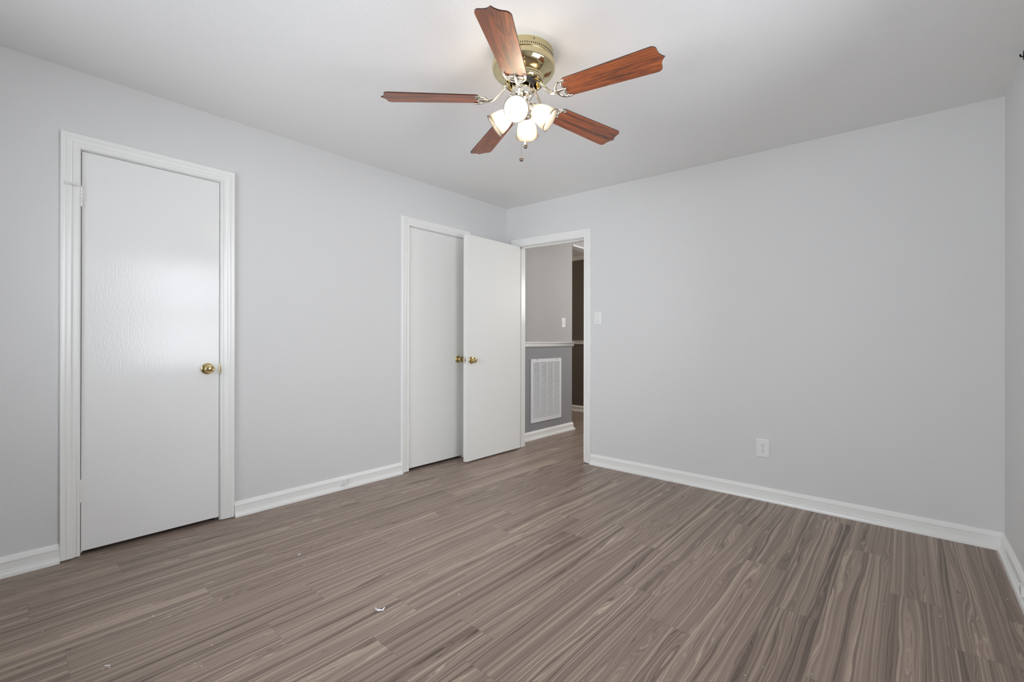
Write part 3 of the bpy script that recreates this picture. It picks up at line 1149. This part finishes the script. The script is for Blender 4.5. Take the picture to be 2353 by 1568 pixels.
# light kit
LX, LY = -0.0057, -0.0049
mb = MB()
kp = [(0.001, 2.247), (0.046, 2.247), (0.0485, 2.244), (0.0485, 2.196), (0.046, 2.190), (0.036, 2.184), (0.030, 2.176), (0.027, 2.160), (0.024, 2.150), (0.016, 2.143), (0.001, 2.142)]
mb.lathe([(r, Z(z)) for r, z in kp], (LX, LY, 0), (0, 0, 1), 48)
kit = mb.build('light_kit', M_CHROME, fan, smooth=40)
mb = MB()
mb.lathe([(0.001, Z(2.144)), (0.010, Z(2.142)), (0.011, Z(2.136)), (0.006, Z(2.131)), (0.007, Z(2.126)), (0.001, Z(2.122))], (LX, LY, 0), (0, 0, 1), 24)
mb.build('finial', M_BRASS, kit, smooth=50)
A0 = 299.0
AX = 6.5          # the shades are turned a little on their arms
TILT = math.radians(54)
SL = 0.098
for k in range(4):
    t = math.radians(A0 + 90 * k)
    d = Vector((math.cos(t), math.sin(t), 0))
    ta = math.radians(A0 + AX + 90 * k)
    ax = Vector((math.cos(ta), math.sin(ta), 0)) * math.sin(TILT) + Vector((0, 0, -math.cos(TILT)))
    mouth = Vector((LX, LY, Z(2.073))) + d * 0.1306
    neck = mouth - ax * SL
    # arm
    st = Vector((LX, LY, Z(2.205))) + d * 0.046
    mb = MB()
    e1 = neck - ax * 0.026
    pts = []
    c1, c2 = st + d * 0.030 + Vector((0, 0, 0.012)), e1 - ax * 0.022
    for q in range(11):
        s_ = q / 10
        pts.append(st * (1 - s_) ** 3 + c1 * 3 * s_ * (1 - s_) ** 2 + c2 * 3 * s_ * s_ * (1 - s_) + e1 * s_ ** 3)
    mb.tube(pts, 0.0062, 10)
    mb.lathe([(0.001, 0), (0.013, 0), (0.0155, 0.006), (0.0165, 0.018), (0.0235, 0.022), (0.0245, 0.032), (0.0225, 0.034), (0.001, 0.034)], e1, ax, 28)
    lm = mb.build('lamp_arm', M_CHROME, kit, smooth=45)
    mb = MB()
    sp = [(0.0205, -0.002), (0.0235, 0.004), (0.0300, 0.016), (0.0375, 0.032), (0.0430, 0.050), (0.0465, 0.068), (0.0485, 0.084), (0.0505, 0.091), (0.0540, 0.0955), (0.0545, 0.0980),
          (0.0530, 0.0985), (0.0500, 0.0950), (0.0465, 0.084), (0.0443, 0.068), (0.0408, 0.050), (0.0352, 0.032), (0.0277, 0.016), (0.0210, 0.004), (0.0185, -0.002)]
    mb.lathe(sp, neck, ax, 144, rib=(36, 0.0009, 0.010, 0.085))
    mb.build('lamp_shade', M_SHADE, kit, smooth=70)
    mb = MB()
    bp = [(0.0005, 0.022), (0.0120, 0.022), (0.0130, 0.034), (0.0170, 0.043), (0.0240, 0.054), (0.0262, 0.064), (0.0240, 0.0745), (0.0172, 0.0830), (0.0080, 0.0868), (0.0005, 0.0874)]
    mb.lathe(bp, neck, ax, 28)
    mb.build('light_bulb', M_BULB, kit, smooth=60)

# pull chains
TC = (Vector((CAM.x, CAM.y, 0)) - Vector((FX, FY, 0))).normalized()
SIDE = Vector((Rv.x, Rv.y, 0))


def pull_chain(off, z1, bell, label):
    base = Vector((LX, LY, 0)) + TC * 0.030 + SIDE * off
    mb = MB()
    z = 2.160
    while z > z1 + 0.006:
        mb.ball((base.x, base.y, Z(z)), 0.0011, 6, 4)
        z -= 0.0030
    mb.tube([(base.x, base.y, Z(2.160)), (base.x, base.y, Z(z1))], 0.0004, 5)
    ch = mb.build('pull_chain', M_SCREW, fan)
    mb = MB()
    if bell:
        mb.lathe([(0.001, 0.036), (0.0022, 0.035), (0.003, 0.028), (0.0055, 0.016), (0.009, 0.006), (0.0098, 0.002), (0.008, 0.0), (0.001, 0.0)], (base.x, base.y, Z(z1)), (0, 0, 1), 20)
        mb.build('pull_bell', M_CHROME, ch, smooth=50)
        mb = MB()
        mb.ball((base.x, base.y, Z(z1 - 0.002)), 0.0088, 18, 12)
    else:
        mb.ball((base.x, base.y, Z(z1)), 0.0095, 20, 14)
    mb.build('pull_ball', M_BALL, ch, smooth=60)


pull_chain(-0.002, 1.897, False, 'chain')
pull_chain(0.0165, 1.956, True, 'chain')


# ------------------------------------------------------------------ litter on the floor
def floor_at(px, py):
    d = Fv + R2 * ((px - 1176.5) / FPX) - U2 * ((py - 784) / FPX)
    s_ = -CAM.z / d.z
    return CAM + d * s_


sc_ = floor_at(873, 1405)
mb = MB()
rr = random.Random(5)
g = [[None] * 5 for _ in range(9)]
V = []
for i in range(9):
    for j in range(5):
        q = (i / 8 - 0.5) * 2
        x = q * 0.019
        y = (j / 4 - 0.5) * (0.011 + 0.004 * math.sin(i * 1.9)) + 0.005 * q * q
        z = 0.0012 + 0.0022 * (1 + math.sin(i * 1.7 + j * 2.3)) + (0.007 * abs(q) ** 4) + rr.uniform(0, 0.0012)
        V.append((x, y, z))
F_ = []
for i in range(8):
    for j in range(4):
        a = i * 5 + j
        F_.append((a, a + 1, a + 6, a + 5))
n = len(V)
V2 = [(x, y, max(z - 0.0012, 0)) for x, y, z in V]
F_ += [tuple(q + n for q in f[::-1]) for f in F_]
ring = [i * 5 for i in range(9)] + [40 + j for j in range(1, 5)] + [i * 5 + 4 for i in range(7, -1, -1)] + [3, 2, 1]
for i in range(len(ring)):
    a, b = ring[i], ring[(i + 1) % len(ring)]
    F_.append((a, b, b + n, a + n))
mb.add(V + V2, F_)
o = mb.build('paper_scrap', M_PAPER, None, (sc_.x, sc_.y, 0.0002), smooth=60, rot=(0, 0, math.radians(48)))
tag(o, 'small crumpled white paper scrap lying mid floor', 'litter')


def chip_mesh(l, w_, h, seed):
    r_ = random.Random(seed)
    mb = MB()
    n = 9
    poly = []
    for k in range(n):
        t = 2 * PI * k / n
        q = 1 + r_.uniform(-0.22, 0.22)
        poly.append((l / 2 * q * math.cos(t), w_ / 2 * q * math.sin(t)))
    mb.prism(poly, (0, 0, 0), (1, 0, 0), (0, 1, 0), (0, 0, 1), h)
    return mb


for (px, py, l, w_, rz, lb) in ((247, 1530.5, 0.020, 0.005, 0.9, 'white sliver of paint on the floor near the bottom left corner'),
                                (688, 1274.5, 0.024, 0.006, 2.1, 'white curl of paint on the floor in front of the jack')):
    q = floor_at(px, py)
    o = chip_mesh(l, w_, 0.0012, 3).build('paint_sliver', M_PAPER, None, (q.x, q.y, 0.0), rot=(0, 0, rz))
    tag(o, lb, 'litter')

flecks = [(352, 1416.5, 1.5), (346, 1430, 0.8), (251, 1535, 1.1), (236, 1539, 0.8), (487, 1483.6, 1.0), (463, 1532, 1.1), (447, 1526, 0.8), (220.6, 1441, 0.8),
          (97, 1452, 0.7), (698.6, 1300, 1.3), (709, 1279, 0.8), (726.6, 1249, 1.2), (801, 1252, 1.4), (849, 1303, 1.1), (951, 1240, 1.3), (1054.4, 1367, 1.5),
          (786, 1302, 0.9), (790, 1312, 1.0), (705.5, 1255, 0.8), (2160.5, 1417, 1.3), (2314, 1378, 1.1), (2031, 1388.5, 0.9), (1865, 1550, 0.9), (1712, 1553, 0.9),
          (1630, 1289.6, 0.8), (1754.5, 1533.5, 0.8), (2164, 1565, 0.8)]
first = chip_mesh(0.0040, 0.0032, 0.0010, 11).build('paint_fleck', M_PAPER)
for k, (px, py, sc) in enumerate(flecks):
    o = first if k == 0 else first.copy()
    if k:
        C.objects.link(o)
    q = floor_at(px, py)
    o.location = (q.x, q.y, 0.0)
    o.scale = (sc, sc, 1)
    o.rotation_euler = (0, 0, k * 1.37)
    tag(o, 'tiny white paint fleck on the plank floor', 'litter', 'white paint flecks scattered on the floor')
